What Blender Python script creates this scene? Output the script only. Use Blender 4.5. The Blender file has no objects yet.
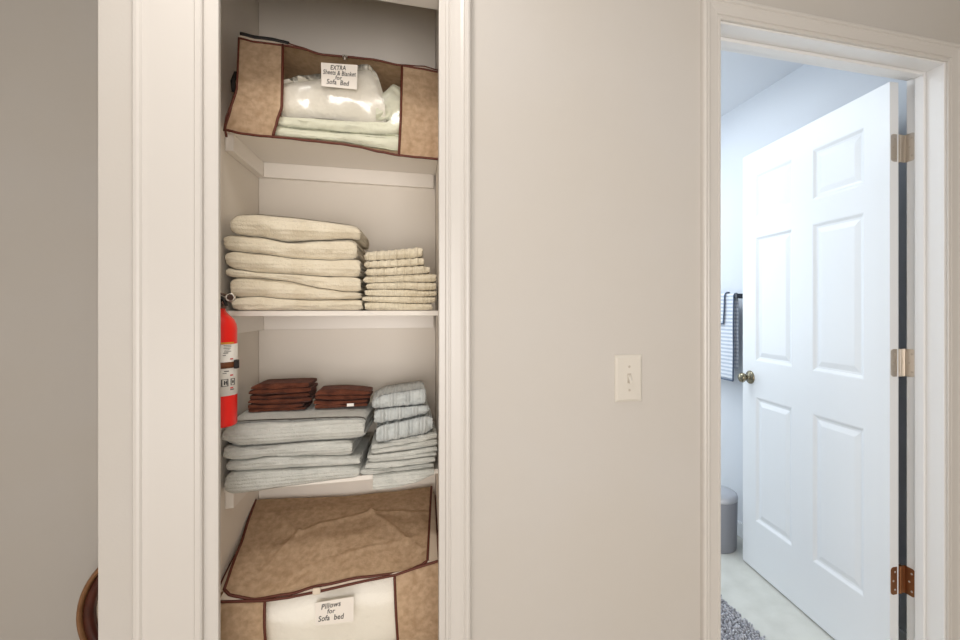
import bpy, bmesh, math, random
from mathutils import Vector, noise
random.seed(7)
C = bpy.context.scene.collection
PI = math.pi

# ---------------------------------------------------------------- survey
# world: X along the closet wall, Y into the wall, Z up; metres. Camera stands at X=0, Y=0.
CAMZ = 1.30
F, CX, CY = 462.0, 540.0, 308.0
UX, UY = 0.9668, 0.2553          # camera right axis (x part, minus y part)
def at(px, py, Y):
    """point of the place seen at (px,py) at distance Y into the wall direction"""
    a = (px - CX) / F
    z = Y / (UX - UY * a)
    s = z * (UX * a + UY)
    return Vector((s, Y, CAMZ + (CY - py) * z / F))
def at_s(px, py, S):
    """same, for a plane of constant X"""
    a = (px - CX) / F
    z = S / (UX * a + UY)
    return Vector((S, z * (UX - UY * a), CAMZ + (CY - py) * z / F))

# ---------------------------------------------------------------- materials
def lin(c):
    return tuple(((v/255)/12.92 if v/255 <= 0.04045 else ((v/255+0.055)/1.055)**2.4) for v in c)
def mat(name, rgb, rough=0.6, metal=0.0, spec=0.5, bump=None, var=None, sheen=0.0, coat=0.0):
    """bump=(scale, strength, distance, kind)  var=(rgb2, scale, low, high)"""
    m = bpy.data.materials.new(name); m.use_nodes = True
    nt = m.node_tree; b = nt.nodes['Principled BSDF']
    b.inputs['Base Color'].default_value = (*lin(rgb), 1)
    b.inputs['Roughness'].default_value = rough
    b.inputs['Metallic'].default_value = metal
    b.inputs['Specular IOR Level'].default_value = spec
    b.inputs['Sheen Weight'].default_value = sheen
    b.inputs['Coat Weight'].default_value = coat
    tc = nt.nodes.new('ShaderNodeTexCoord')
    if var:
        n = nt.nodes.new('ShaderNodeTexNoise'); n.inputs['Scale'].default_value = var[1]; n.inputs['Detail'].default_value = 4
        r = nt.nodes.new('ShaderNodeValToRGB')
        r.color_ramp.elements[0].position = var[2]; r.color_ramp.elements[1].position = var[3]
        r.color_ramp.elements[0].color = (*lin(rgb), 1); r.color_ramp.elements[1].color = (*lin(var[0]), 1)
        nt.links.new(tc.outputs['Object'], n.inputs['Vector']); nt.links.new(n.outputs['Fac'], r.inputs['Fac'])
        nt.links.new(r.outputs['Color'], b.inputs['Base Color'])
    if bump:
        n = nt.nodes.new('ShaderNodeTexNoise'); n.inputs['Scale'].default_value = bump[0]; n.inputs['Detail'].default_value = 3
        bp = nt.nodes.new('ShaderNodeBump'); bp.inputs['Strength'].default_value = bump[1]; bp.inputs['Distance'].default_value = bump[2]
        nt.links.new(tc.outputs['Object'], n.inputs['Vector'])
        h = n.outputs['Fac']
        if len(bump) > 3:   # ribs: (axis, scale, weight)
            ax, sc, wgt = bump[3]
            w = nt.nodes.new('ShaderNodeTexWave'); w.bands_direction = ax; w.inputs['Scale'].default_value = sc
            w.inputs['Distortion'].default_value = 0.8; w.inputs['Detail'].default_value = 1
            nt.links.new(tc.outputs['Object'], w.inputs['Vector'])
            mx = nt.nodes.new('ShaderNodeMath'); mx.operation = 'MULTIPLY_ADD'; mx.inputs[1].default_value = wgt
            nt.links.new(w.outputs['Fac'], mx.inputs[0]); nt.links.new(h, mx.inputs[2]); h = mx.outputs[0]
        nt.links.new(h, bp.inputs['Height']); nt.links.new(bp.outputs['Normal'], b.inputs['Normal'])
    return m
M = {}
M['wall'] = mat('warm_wall_paint', (198,193,187), .6, spec=.35, bump=(160,.08,.002), var=((197,191,183), 3, .3, .7))
M['closet'] = mat('closet_wall_lifted', (240,232,221), .7, spec=.3, bump=(160,.08,.002))  # wall paint lightened to offset closet shade; hall copy kept darker
M['trim'] = mat('cream_trim_paint', (209,204,198), .35, bump=(60,.04,.001))
M['shelf'] = mat('shelf_paint', (247,240,231), .4)
M['ceil'] = mat('ceiling_paint', (226,226,224), .8)
M['bath'] = mat('bath_wall_paint', (222,226,232), .6, bump=(160,.06,.002))
M['bathceil'] = mat('bath_ceiling_paint', (226,230,236), .7)
M['door'] = mat('door_paint', (234,237,240), .35, bump=(40,.03,.001))
M['jamb'] = mat('jamb_paint', (236,235,234), .35)
M['carpet'] = mat('hall_carpet', (228,218,202), .95, bump=(300,.6,.004))
M['vinyl'] = mat('bath_floor_vinyl', (222,222,215), .35, var=((206,206,198), 9, .35, .75))
M['cream'] = mat('cream_terry', (232,221,198), .95, spec=.1, sheen=.25, bump=(260,.9,.0035,('Z',30,.3)), var=((220,207,182), 30, .4, .75))
M['cream_rib'] = mat('cream_ribbed_terry', (230,219,195), .95, spec=.1, sheen=.25, bump=(260,.9,.003,('X',30,.6)), var=((216,203,176), 34, .4, .75))
M['blue'] = mat('grey_blue_terry', (209,209,202), .95, spec=.1, sheen=.25, bump=(260,.9,.0035,('Z',34,.5)), var=((196,197,190), 30, .4, .75))
M['blue_rib'] = mat('grey_blue_ribbed_terry', (204,208,206), .95, spec=.1, sheen=.25, bump=(260,.9,.0035,('X',22,1.0)), var=((190,195,194), 34, .4, .75))
M['brown'] = mat('brown_terry', (112,64,46), .9, spec=.15, sheen=.08, bump=(260,.9,.004), var=((80,44,32), 40, .4, .7))
M['bag'] = mat('tan_nonwoven_fabric', (220,190,158), .8, spec=.25, bump=(150,.5,.003), var=((188,157,125), 70, .35, .68))
def translucent(m, rgb, f):
    nt = m.node_tree; b = nt.nodes['Principled BSDF']; o = [n for n in nt.nodes if n.type == 'OUTPUT_MATERIAL'][0]
    t = nt.nodes.new('ShaderNodeBsdfTranslucent'); t.inputs[0].default_value = (*lin(rgb), 1)
    mx = nt.nodes.new('ShaderNodeMixShader'); mx.inputs[0].default_value = f
    nt.links.new(b.outputs[0], mx.inputs[1]); nt.links.new(t.outputs[0], mx.inputs[2]); nt.links.new(mx.outputs[0], o.inputs[0])
translucent(M['bag'], (214,190,158), .35)
M['piping'] = mat('brown_piping', (92,40,22), .6)
M['zip'] = mat('zip_tape', (226,210,190), .6)
M['dark'] = mat('black_webbing', (32,28,26), .7)
M['sheet'] = mat('white_cotton', (250,246,238), .85, spec=.2, bump=(60,.5,.006))
M['green'] = mat('pale_green_cotton', (230,231,214), .85, spec=.2, bump=(60,.5,.006))
M['card'] = mat('white_card', (240,232,222), .7)
M['ink'] = mat('black_ink', (28,24,24), .7)
M['red'] = mat('red_enamel', (242,26,14), .35, coat=.15)
M['label'] = mat('label_paper', (238,234,226), .5)
M['ink_red'] = mat('red_print', (205,40,48), .5)
M['ink_gold'] = mat('gold_print', (214,150,50), .5)
M['strap'] = mat('bracket_strap', (112,66,36), .5)
M['steel'] = mat('dark_steel', (120,100,92), .3, metal=1)
M['nickel'] = mat('satin_nickel', (206,198,188), .35, metal=1)
M['bronze'] = mat('aged_bronze_hinge', (158,112,78), .45, metal=1)
M['knob'] = mat('antique_brass', (140,132,112), .22, metal=1)
M['plate'] = mat('switch_plastic', (212,206,196), .35)
M['screw'] = mat('painted_screw', (188,178,166), .4)
M['wood'] = mat('dark_red_wood', (88,38,24), .35, var=((60,24,16), 12, .3, .7), coat=.2)
M['bead'] = mat('bronze_bead', (150,108,74), .35, var=((130,92,60), 30, .3, .7))
M['mirror'] = mat('mirror_silver', (225,218,210), .12, metal=1)
M['can'] = mat('grey_can_body', (150,152,160), .4, metal=.2)
M['lid'] = mat('grey_can_lid', (190,192,198), .35, metal=.3)
M['bar'] = mat('dark_towel_bar', (62,64,70), .3, metal=.8)
M['rugback'] = mat('rug_backing', (120,120,124), .9)
M['gap'] = mat('dark_sweep', (70,66,62), .8)

def rug_material():
    m = mat('rug_chenille', (172,172,180), .9, sheen=.3)
    nt = m.node_tree; b = nt.nodes['Principled BSDF']
    g = nt.nodes.new('ShaderNodeNewGeometry'); r = nt.nodes.new('ShaderNodeValToRGB')
    r.color_ramp.elements[0].color = (*lin((150,150,158)), 1); r.color_ramp.elements[1].color = (*lin((214,214,220)), 1)
    nt.links.new(g.outputs['Random Per Island'], r.inputs['Fac']); nt.links.new(r.outputs['Color'], b.inputs['Base Color'])
    return m
M['rug'] = rug_material()
def stripes(name, c1, c2, sc):
    m = mat(name, c1, .9, sheen=.2); nt = m.node_tree; b = nt.nodes['Principled BSDF']
    tc = nt.nodes.new('ShaderNodeTexCoord'); w = nt.nodes.new('ShaderNodeTexWave'); w.bands_direction = 'Z'
    w.inputs['Scale'].default_value = sc; w.inputs['Distortion'].default_value = .6; w.inputs['Detail Scale'].default_value = 4
    r = nt.nodes.new('ShaderNodeValToRGB')
    r.color_ramp.elements[0].color = (*lin(c2), 1); r.color_ramp.elements[1].color = (*lin(c1), 1)
    r.color_ramp.elements[0].position = .3; r.color_ramp.elements[1].position = .6
    nt.links.new(tc.outputs['Object'], w.inputs['Vector']); nt.links.new(w.outputs['Fac'], r.inputs['Fac'])
    nt.links.new(r.outputs['Color'], b.inputs['Base Color'])
    return m
M['bathtowel'] = stripes('striped_terry', (228,232,240), (188,198,213), 15)
M['hem'] = mat('slate_hem', (84,98,120), .9)
def clear_plastic():
    m = bpy.data.materials.new('clear_vinyl'); m.use_nodes = True
    nt = m.node_tree; nt.nodes.clear()
    o = nt.nodes.new('ShaderNodeOutputMaterial'); mx = nt.nodes.new('ShaderNodeMixShader')
    t = nt.nodes.new('ShaderNodeBsdfTransparent'); t.inputs[0].default_value = (.96,.95,.92,1)
    g = nt.nodes.new('ShaderNodeBsdfGlossy'); g.inputs['Roughness'].default_value = .2
    lw = nt.nodes.new('ShaderNodeLayerWeight'); lw.inputs['Blend'].default_value = .5
    pw = nt.nodes.new('ShaderNodeMath'); pw.operation = 'POWER'; pw.inputs[1].default_value = 4
    f = nt.nodes.new('ShaderNodeMath'); f.operation = 'MULTIPLY_ADD'; f.inputs[1].default_value = .6; f.inputs[2].default_value = .05
    nt.links.new(lw.outputs['Facing'], pw.inputs[0]); nt.links.new(pw.outputs[0], f.inputs[0])
    n = nt.nodes.new('ShaderNodeTexNoise'); n.inputs['Scale'].default_value = 22; n.inputs['Detail'].default_value = 3
    tc = nt.nodes.new('ShaderNodeTexCoord'); bp = nt.nodes.new('ShaderNodeBump'); bp.inputs['Distance'].default_value = .004
    bp.inputs['Strength'].default_value = .35
    nt.links.new(tc.outputs['Object'], n.inputs['Vector']); nt.links.new(n.outputs['Fac'], bp.inputs['Height'])
    nt.links.new(bp.outputs['Normal'], g.inputs['Normal']); nt.links.new(bp.outputs['Normal'], lw.inputs['Normal'])
    nt.links.new(f.outputs[0], mx.inputs[0]); nt.links.new(t.outputs[0], mx.inputs[1]); nt.links.new(g.outputs[0], mx.inputs[2])
    nt.links.new(mx.outputs[0], o.inputs[0])
    return m
M['clear'] = clear_plastic()

# ---------------------------------------------------------------- mesh helpers
class MB:
    def __init__(s): s.v = []; s.f = []
    def add(s, vs, fs):
        n = len(s.v); s.v += [tuple(p) for p in vs]; s.f += [tuple(i+n for i in f) for f in fs]; return s
    def box(s, x0, x1, y0, y1, z0, z1):
        return s.add([(x0,y0,z0),(x1,y0,z0),(x1,y1,z0),(x0,y1,z0),(x0,y0,z1),(x1,y0,z1),(x1,y1,z1),(x0,y1,z1)],
                     [(0,3,2,1),(4,5,6,7),(0,1,5,4),(1,2,6,5),(2,3,7,6),(3,0,4,7)])
    def grid(s, fn, nu, nv, flip=False):
        vs = [fn(i/nu, j/nv) for j in range(nv+1) for i in range(nu+1)]
        fs = []
        for j in range(nv):
            for i in range(nu):
                a = j*(nu+1)+i; q = (a, a+1, a+nu+2, a+nu+1)
                fs.append(q[::-1] if flip else q)
        return s.add(vs, fs)
    def tube(s, pts, r, n=8, closed=False, flat=1.0):
        pts = [Vector(p) for p in pts]; m = len(pts); rings = []
        up = None
        for i, p in enumerate(pts):
            a = pts[(i-1) % m] if (closed or i) else p
            b = pts[(i+1) % m] if (closed or i < m-1) else p
            t = (b-a).normalized()
            if up is None:
                up = Vector((0,0,1)) if abs(t.z) < .9 else Vector((0,1,0))
            sd = t.cross(up).normalized(); up = sd.cross(t).normalized()
            rr = r[i] if isinstance(r, (list, tuple)) else r
            rings.append([p + (sd*math.cos(2*PI*k/n) + up*math.sin(2*PI*k/n)*flat)*rr for k in range(n)])
        vs = [q for R in rings for q in R]; fs = []
        for i in range(m if closed else m-1):
            for k in range(n):
                a = i*n+k; b = i*n+(k+1) % n; c = ((i+1) % m)*n+(k+1) % n; d = ((i+1) % m)*n+k
                fs.append((a,b,c,d))
        if not closed:
            fs.append(tuple(range(n))[::-1]); fs.append(tuple((m-1)*n+k for k in range(n)))
        return s.add(vs, fs)
    def lathe(s, prof, c, axis='Z', n=32):
        """prof: (r, h) pairs along the axis from c"""
        vs = []; fs = []
        for r, h in prof:
            for k in range(n):
                a = 2*PI*k/n; x, y = r*math.cos(a), r*math.sin(a)
                p = {'Z': (x,y,h), 'X': (h,x,y), 'Y': (x,h,y)}[axis]
                vs.append((c[0]+p[0], c[1]+p[1], c[2]+p[2]))
        for i in range(len(prof)-1):
            for k in range(n):
                fs.append((i*n+k, i*n+(k+1) % n, (i+1)*n+(k+1) % n, (i+1)*n+k))
        fs.append(tuple(range(n))[::-1]); fs.append(tuple((len(prof)-1)*n+k for k in range(n)))
        return s.add(vs, fs)
    def build(s, name, m, parent=None, bevel=0, smooth=False, loc=None):
        me = bpy.data.meshes.new(name); me.from_pydata(s.v, [], s.f)
        bm = bmesh.new(); bm.from_mesh(me)
        bmesh.ops.recalc_face_normals(bm, faces=bm.faces)
        if bevel:
            bmesh.ops.bevel(bm, geom=bm.edges[:], offset=bevel, segments=2, profile=.5, affect='EDGES', clamp_overlap=True)
        bm.to_mesh(me); bm.free()
        me.materials.append(m)
        o = bpy.data.objects.new(name, me); C.objects.link(o)
        if smooth:
            for p in me.polygons: p.use_smooth = True
        if loc is not None:
            off = Vector(loc)
            me.transform(__import__('mathutils').Matrix.Translation(-off)); o.location = off
        if parent is not None:
            o.parent = parent
            pl = parent.location.copy(); q = parent.parent
            while q: pl += q.location; q = q.parent
            o.location = o.location - pl
        return o
def tag(o, label, cat, group=None, kind=None):
    o['label'] = label; o['category'] = cat
    if group: o['group'] = group
    if kind: o['kind'] = kind
    return o
def struct(o): o['kind'] = 'structure'; return o
def thing(name, label, cat, loc, group=None):
    o = bpy.data.objects.new(name, None); C.objects.link(o); o.location = loc; o.empty_display_size = .05
    return tag(o, label, cat, group)
def interp(pts, x):
    if x <= pts[0][0]: return pts[0][1]
    for (a, b), (c, d) in zip(pts, pts[1:]):
        if x <= c:
            t = (x-a)/(c-a); t = t*t*(3-2*t)*.5+t*.5
            return b+(d-b)*t
    return pts[-1][1]
def curve_at(px, Y):
    """pixel polyline at distance Y -> function s -> Z"""
    P = [at(x, y, Y) for x, y in px]; P = [(p.x, p.z) for p in P]
    return lambda s: interp(P, s)

# ---------------------------------------------------------------- the setting
YW = 1.093          # face of the closet wall
YB = 1.208          # bathroom face
YC = 1.148          # back of the closet jamb
HEAD = 2.023        # closet head
CLX0, CLX1 = -.414, .047
DX0, DX1, DHEAD = .797, 1.617, 2.077
CEIL = 2.47
w = MB()
w.box(-.604, CLX0-.02, YW, YC, 0, CEIL)
w.box(CLX0-.02, CLX1+.02, YW, YC, HEAD+.02, CEIL)
w.box(CLX1+.02, DX0-.02, YW, YB, 0, CEIL)
w.box(DX0-.02, DX1+.02, YW, YB, DHEAD+.02, CEIL)
w.box(DX1+.02, 2.6, YW, YB, 0, CEIL)
struct(w.build('wall_front', M['wall']))
# closet shell
cl = MB()
cl.box(-.604, -.472, YC+.001, 1.70, 0, CEIL)
struct(cl.build('wall_closet_left', M['closet']))
struct(MB().box(.057, .17, YB+.001, 1.70, 0, CEIL).build('wall_closet_right', M['closet']))
struct(MB().box(-.471, .056, 1.588, 1.70, 0, CEIL).build('wall_closet_back', M['closet']))
# hall shell
struct(MB().box(-2.4, -.2, 2.05, 2.15, 0, CEIL).build('wall_back', M['wall']))
struct(MB().box(-2.5, -2.4, -2.2, 2.15, 0, CEIL).build('wall_left', M['wall']))
struct(MB().box(2.6, 2.7, -2.2, 1.208, 0, CEIL).build('wall_right', M['wall']))
struct(MB().box(-2.5, 2.7, -2.3, -2.2, 0, CEIL).build('wall_rear', M['wall']))
struct(MB().box(-2.5, 2.7, -2.3, 1.15, -.1, 0).box(-2.5, .18, 1.15, 2.15, -.1, 0).build('floor', M['carpet']))
struct(MB().box(-2.5, 2.7, -2.3, 2.15, CEIL, CEIL+.1).build('ceiling', M['ceil']))
# bathroom shell
struct(MB().box(1.775, 1.875, YB+.001, 3.6, 0, CEIL).build('wall_bath_right', M['bath']))
struct(MB().box(.18, .28, YB+.001, 3.6, 0, CEIL).build('wall_bath_left', M['bath']))
struct(MB().box(.18, 1.875, 3.6, 3.7, 0, CEIL).build('wall_bath_back', M['bath']))
struct(MB().box(.181, 1.775, 1.1505, 3.6, -.099, .001).build('floor_bath', M['vinyl']))
struct(MB().box(.2801, 1.7749, YB+.001, 3.5999, CEIL-.012, CEIL-.001).build('ceiling_bath', M['bathceil']))
struct(MB().box(1.763, 1.7745, 1.25, 3.6, .001, .085).build('baseboard_bath', M['door'], bevel=.003))

# jambs
j = MB()
j.box(CLX0-.0198, -.3985, YW-.0012, YW+.011, 0, HEAD+.02).box(CLX1, CLX1+.02, YW-.001, YC, 0, HEAD+.02).box(CLX0, CLX1, YW-.001, YC, HEAD, HEAD+.02)
struct(j.build('trim_1', M['trim'], bevel=.0015))
j = MB()
j.box(DX0-.02, DX0, YW-.001, YB+.001, 0, DHEAD+.02).box(DX1, DX1+.02, YW-.001, YB+.001, 0, DHEAD+.02).box(DX0, DX1, YW-.001, YB+.001, DHEAD, DHEAD+.02)
struct(j.build('trim_2', M['jamb'], bevel=.0015))
# door stops with a small ogee
st = MB()
ys0, ys1 = 1.145, 1.176
for (a, b) in ((DX0+.0003, DX0+.011), (DX1-.011, DX1-.0003)):
    st.box(a, b, ys0, ys1, 0, DHEAD)
st.box(DX0+.011, DX1-.011, ys0, ys1, DHEAD-.011, DHEAD-.0003)
struct(st.build('trim_3', M['jamb'], bevel=.003))

def casing(name, x0, x1, zt, profL, profR, profT, m):
    """moulding swept up the left side, over the head, down the right side. prof = [(w, thickness)]"""
    b = MB(); vs = []; n = len(profL)
    for k in range(n):
        (wl, tl), (wr, tr), (wt, tt) = profL[k], profR[k], profT[k]
        vs += [(x0-wl, YW-tl, 0), (x0-wl, YW-tl, zt+wt), (x1+wr, YW-tr, zt+wt), (x1+wr, YW-tr, 0)]
    fs = []
    for k in range(n-1):
        for q in range(3):
            fs.append((k*4+q, k*4+q+1, (k+1)*4+q+1, (k+1)*4+q))
    b.add(vs, fs)
    return struct(b.build(name, m))
prof = [(.0,.0),(.0,.008),(.002,.010),(.007,.0105),(.009,.0085),(.011,.0085),(.013,.0115),(.022,.012),(.034,.0135),(.041,.016),(.044,.0145),(.047,.0175),(.052,.018),(.056,.016),(.058,.011),(.058,.0)]
wide = [(.0,.0),(.0,.012),(.003,.0145),(.011,.015),(.0135,.0115),(.016,.011),(.020,.011),(.040,.011),(.070,.011),(.090,.011),(.102,.0115),(.105,.015),(.110,.016),(.116,.015),(.119,.011),(.119,.0)]
casing('trim_4', CLX0-.010, CLX1+.014, HEAD+.012, wide, prof, prof, M['trim'])
casing('trim_5', DX0-.004, DX1+.006, DHEAD+.005, prof, prof, prof, M['trim'])

# ---------------------------------------------------------------- shelves
SH = [(1.7395, 1.7555), (1.276, 1.293), (.834, .850), (.374, .390)]
YS, YBK = 1.322, 1.588
descr = [('white shelf carrying the zipped tan storage bag of sheets', 0), ('white shelf carrying the cream towels', 1),
         ('white shelf carrying the grey-blue towels', 2), ('lowest white shelf under the bag of pillows', 3)]
for (z0, z1), (d, i) in zip(SH, descr):
    t = thing('closet_shelf', d, 'shelf', (-.21, YS, z0), 'shelves in the linen closet')
    MB().box(-.4715, .0565, YS, YBK-.001, z0+.003, z1).build('shelf_board', M['shelf'], t, bevel=.0012)
    c = MB().box(-.4715, -.4525, YS+.010, YBK-.001, z0-.042, z0+.0027); c.build('shelf_cleat', M['shelf'], t, bevel=.001)
    c = MB().box(-.452, .050, YBK-.020, YBK-.001, z0-.042, z0+.0027); c.build('shelf_cleat', M['shelf'], t, bevel=.001)

# ---------------------------------------------------------------- folded towels
def towel(name, label, cat, group, m, x0, x1, y0, y1, bot, top, nest=2, seed=0, amp=.003, ribs=0, ribn=0, ends=.004, skew=0, droop=None, folds=1, slump=0):
    """a cloth folded with its fold to the front: nested C-shaped layers between two boundary curves"""
    rnd = random.Random(seed); b = MB(); NS = 44; th = 1/(2*nest)
    for k, fc in [(k, fc) for fc in range(folds) for k in range(nest)]:
        ro = .5 - k*th; ri = ro - th*.93
        yk = y0 + k*.0035 + (rnd.uniform(0, .007) if folds > 1 else 0)
        e0 = x0 + rnd.uniform(0, ends)+k*.002; e1 = x1 - rnd.uniform(0, ends)-k*.002
        path = []   # (y, v, side)
        ys = [y1, y1-.3*(y1-y0), y0+.45*(y1-y0), y0+.28*(y1-y0), y0+.15*(y1-y0), y0+.075*(y1-y0)]
        hmid = .5*(top((x0+x1)/2)-bot((x0+x1)/2))/folds
        def ring(r):
            R = max(.0015, r*2*hmid*.9)
            pts = [(y, .5-r) for y in ys]
            for q in range(9):
                a = PI*q/8
                pts.append((yk+R*(1-math.sin(a))+0, .5-r*math.cos(a)))
            pts += [(y, .5+r) for y in ys[::-1]]
            return pts
        def pos(u, y, v):
            s = e0+(e1-e0)*u
            s += skew*(y-y0)/(y1-y0)
            ss = min(max(s, x0), x1)
            ed = min(u, 1-u)*(e1-e0)
            pinch = 1 - .30*math.exp(-ed/.007)
            vv = .5+(v-.5)*pinch
            if folds > 1: vv = (fc+.5+(vv-.5)*.97)/folds
            B, T = bot(ss), top(ss)
            dip = min(1, max(0, (y-y0)/(.35*(y1-y0))))     # towards the back the cloth evens out
            Bm, Tm = bot((x0+x1)/2), top((x0+x1)/2)
            z = B+.0006+(T-B-.0012)*vv
            nz = noise.noise(Vector((s*14+seed*7.3, y*10, vv*3+seed)))
            nz2 = noise.noise(Vector((s*55+seed*3.1, y*30, vv*6)))
            fy = max(0, 1-(y-y0)/.05)
            nz3 = noise.noise(Vector((s*7+seed, vv*5.5, seed*2.2)))
            yy = y+(nz*amp*1.5+nz2*amp*.8+nz3*amp*1.3)*fy+nz*amp*.4
            if ribs: yy += fy*ribs*math.sin(2*PI*ribn*s)
            xx = s + noise.noise(Vector((y*25, vv*5, seed*1.7)))*.0025*(1 if abs(u-.5) > .4 else 0)
            edge = 4*vv*(1-vv)
            z += (nz2*.0011+noise.noise(Vector((s*28+seed, y*22, vv*9)))*.0014)*edge
            if ribs and v > .6: z -= ribs*.6*(1+math.sin(2*PI*ribn*s))*.5*fy
            if slump: z -= slump*vv*math.exp(-max(0, y-y0-.01)/.045)
            if droop: z -= droop(ss)*(1-vv)*min(1, max(0, (1.3195-y)/.006))
            return (xx, yy, z)
        po, pi_ = ring(ro), ring(ri)
        n = len(po); vs = []
        for i in range(NS+1):
            u = i/NS
            for y, v in po: vs.append(pos(u, y, v))
            for y, v in pi_: vs.append(pos(u, y, v))
        fs = []; W = 2*n
        for i in range(NS):
            a, c = i*W, (i+1)*W
            for q in range(n-1):
                fs.append((a+q, a+q+1, c+q+1, c+q))
                fs.append((a+n+q+1, a+n+q, c+n+q, c+n+q+1))
            fs.append((a, c, c+n, a+n)); fs.append((a+n-1, a+2*n-1, c+2*n-1, c+n-1))
        for base, fl in ((0, False), (NS*W, True)):
            for q in range(n-1):
                f = (base+q, base+n+q, base+n+q+1, base+q+1)
                fs.append(f[::-1] if fl else f)
        b.add(vs, fs)
    c = bot((x0+x1)/2)
    o = b.build(name, m, smooth=True, loc=((x0+x1)/2, (y0+y1)/2, c))
    return tag(o, label, cat, group)

ordn = {1:'topmost',2:'second from the top',3:'third from the top',4:'fourth from the top',5:'fifth from the top',6:'sixth from the top',7:'seventh from the top',8:'eighth from the top',9:'ninth from the top'}
def stack(curves, ext, names, Yf, y1, m, name, labf, cat, group, **kw):
    """curves from the bottom up; ext = [(px0, px1, front offset)] from the bottom up"""
    n = len(ext)
    for i in range(n):
        xa = at(ext[i][0], 300, Yf).x; xb = at(ext[i][1], 300, Yf).x
        off = ext[i][2] if len(ext[i]) > 2 else 0
        mm = m[i] if isinstance(m, list) else m
        k2 = {k: (v[i] if isinstance(v, list) else v) for k, v in kw.items()}
        towel(name, labf(n-i, n), cat, group, mm, xa, xb, Yf+off, y1-random.uniform(0, .02), curves[i], curves[i+1], seed=kw.get('seedbase', 0) or i*3+int(ext[i][0]) % 17, **{k: v for k, v in k2.items() if k != 'seedbase'})

YF = 1.300
flat = lambda z: (lambda s: z)
# A: cream bath towels on the second shelf
A = [flat(1.2935)] + [curve_at(p, YF) for p in (
    [(228,298),(240,297),(257,296.5),(285,299),(309,300),(335,299.5),(362,299)],
    [(224,277),(257,278),(283,280.5),(322,288.3),(345,291.5),(362,292)],
    [(224,266),(235,269),(257,272),(283,273.5),(322,275.8),(362,277)],
    [(224,250),(257,252.8),(296,258),(330,259.6),(350,258.5),(364,258)],
    [(224,233.5),(257,236),(286,241.3),(322,239.5),(350,238.5),(366,243)],
    [(226,219),(231,215),(237,213.4),(257,213),(291,216.2),(322,220.0),(352,224),(367,228)])]
stack(A, [(231,363),(229,362),(224.5,361,.004),(224,361),(222.5,358,.002),(229,361.5,-.004)], None, YF, 1.53, M['cream'], 'bath_towel',
      lambda k, n: {1:'cream bath towel, topmost and widest fold of the large cream stack', n:'cream bath towel at the bottom of the large cream stack, lying on the shelf'}.get(k, 'cream bath towel, %s in the large cream stack' % ordn[k]),
      'towel', 'cream bath towels in the large stack', amp=.004, nest=2)
# B: cream washcloths
lefts = [311.8,301.5,295.8,289.2,283.2,276,268,260.6,250.6]
rights = [312.0,303.3,297.0,290.6,282.6,274,265.6,257.4,250.0,245.0]
rights = [312.0,303.3,296.5,290.0,282.0,273.0,264.6,256.2,245.2]
def bcurve(i):
    l, r = lefts[i], rights[i]; sag = .8*math.sin(i*1.3)
    if i >= 6: return curve_at([(364,l),(385,l+(r-l)*.22),(410,l+(r-l)*.62),(420,r+.6),(436,r+1.5)], YF)
    return curve_at([(362,l),(380,l+(r-l)*.2+sag*.6),(405,l+(r-l)*.55+sag),(425,r+.3),(437,r)], YF)
B = [flat(1.2935)]+[bcurve(i) for i in range(1, 9)]
stack(B, [(363,434,-.003),(362,437.5,.0),(364,438,.002),(365,438,.001),(362,438,.003),(364,430,-.001),(363,426,.001),(363,424,.003)], None, YF, 1.46,
      M['cream_rib'], 'washcloth',
      lambda k, n: {1:'cream washcloth, topmost of the small cream stack', n:'cream washcloth at the bottom of the small cream stack'}.get(k, 'cream washcloth, %s in the small cream stack' % ordn[k]),
      'washcloth', 'cream washcloths in the small stack', amp=.003, nest=[1,2,1,1,2,2,1,2], ribs=[0,0,0,.0010,.0014,.0026,.0030,.0030], ribn=56, ends=.006)
# C: grey-blue bath towels
Cc = [flat(.8505)]+[curve_at(p, YF) for p in (
    [(222,473.5),(250,472),(283,470.5),(320,468),(362,466.5)],
    [(222,461.5),(244,461.5),(265,457.8),(300,457.5),(346,457),(362,457)],
    [(222,445),(239,448.5),(275,446),(305,443),(350,441),(365,439)],
    [(221,421),(228,419),(260,417.5),(300,416),(366,414)])]
dr = lambda s: max(0, min(1, (-.13-s)/.30))*.016 if s < -.13 else 0
stack(Cc, [(223,361),(224,361,.003),(222.5,352,.001),(221.5,365,-.005)], None, YF, 1.555, M['blue'], 'bath_towel',
      lambda k, n: {1:'grey-blue bath towel, topmost of its stack, carrying the brown washcloths', n:'grey-blue bath towel at the bottom of its stack, lying on the shelf'}.get(k, 'grey-blue bath towel, %s in its stack' % ordn[k]),
      'towel', 'grey-blue bath towels in the large stack', amp=.0035, nest=2, skew=.012, droop=[dr,None,None,None], slump=[0,0,0,.017])
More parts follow.
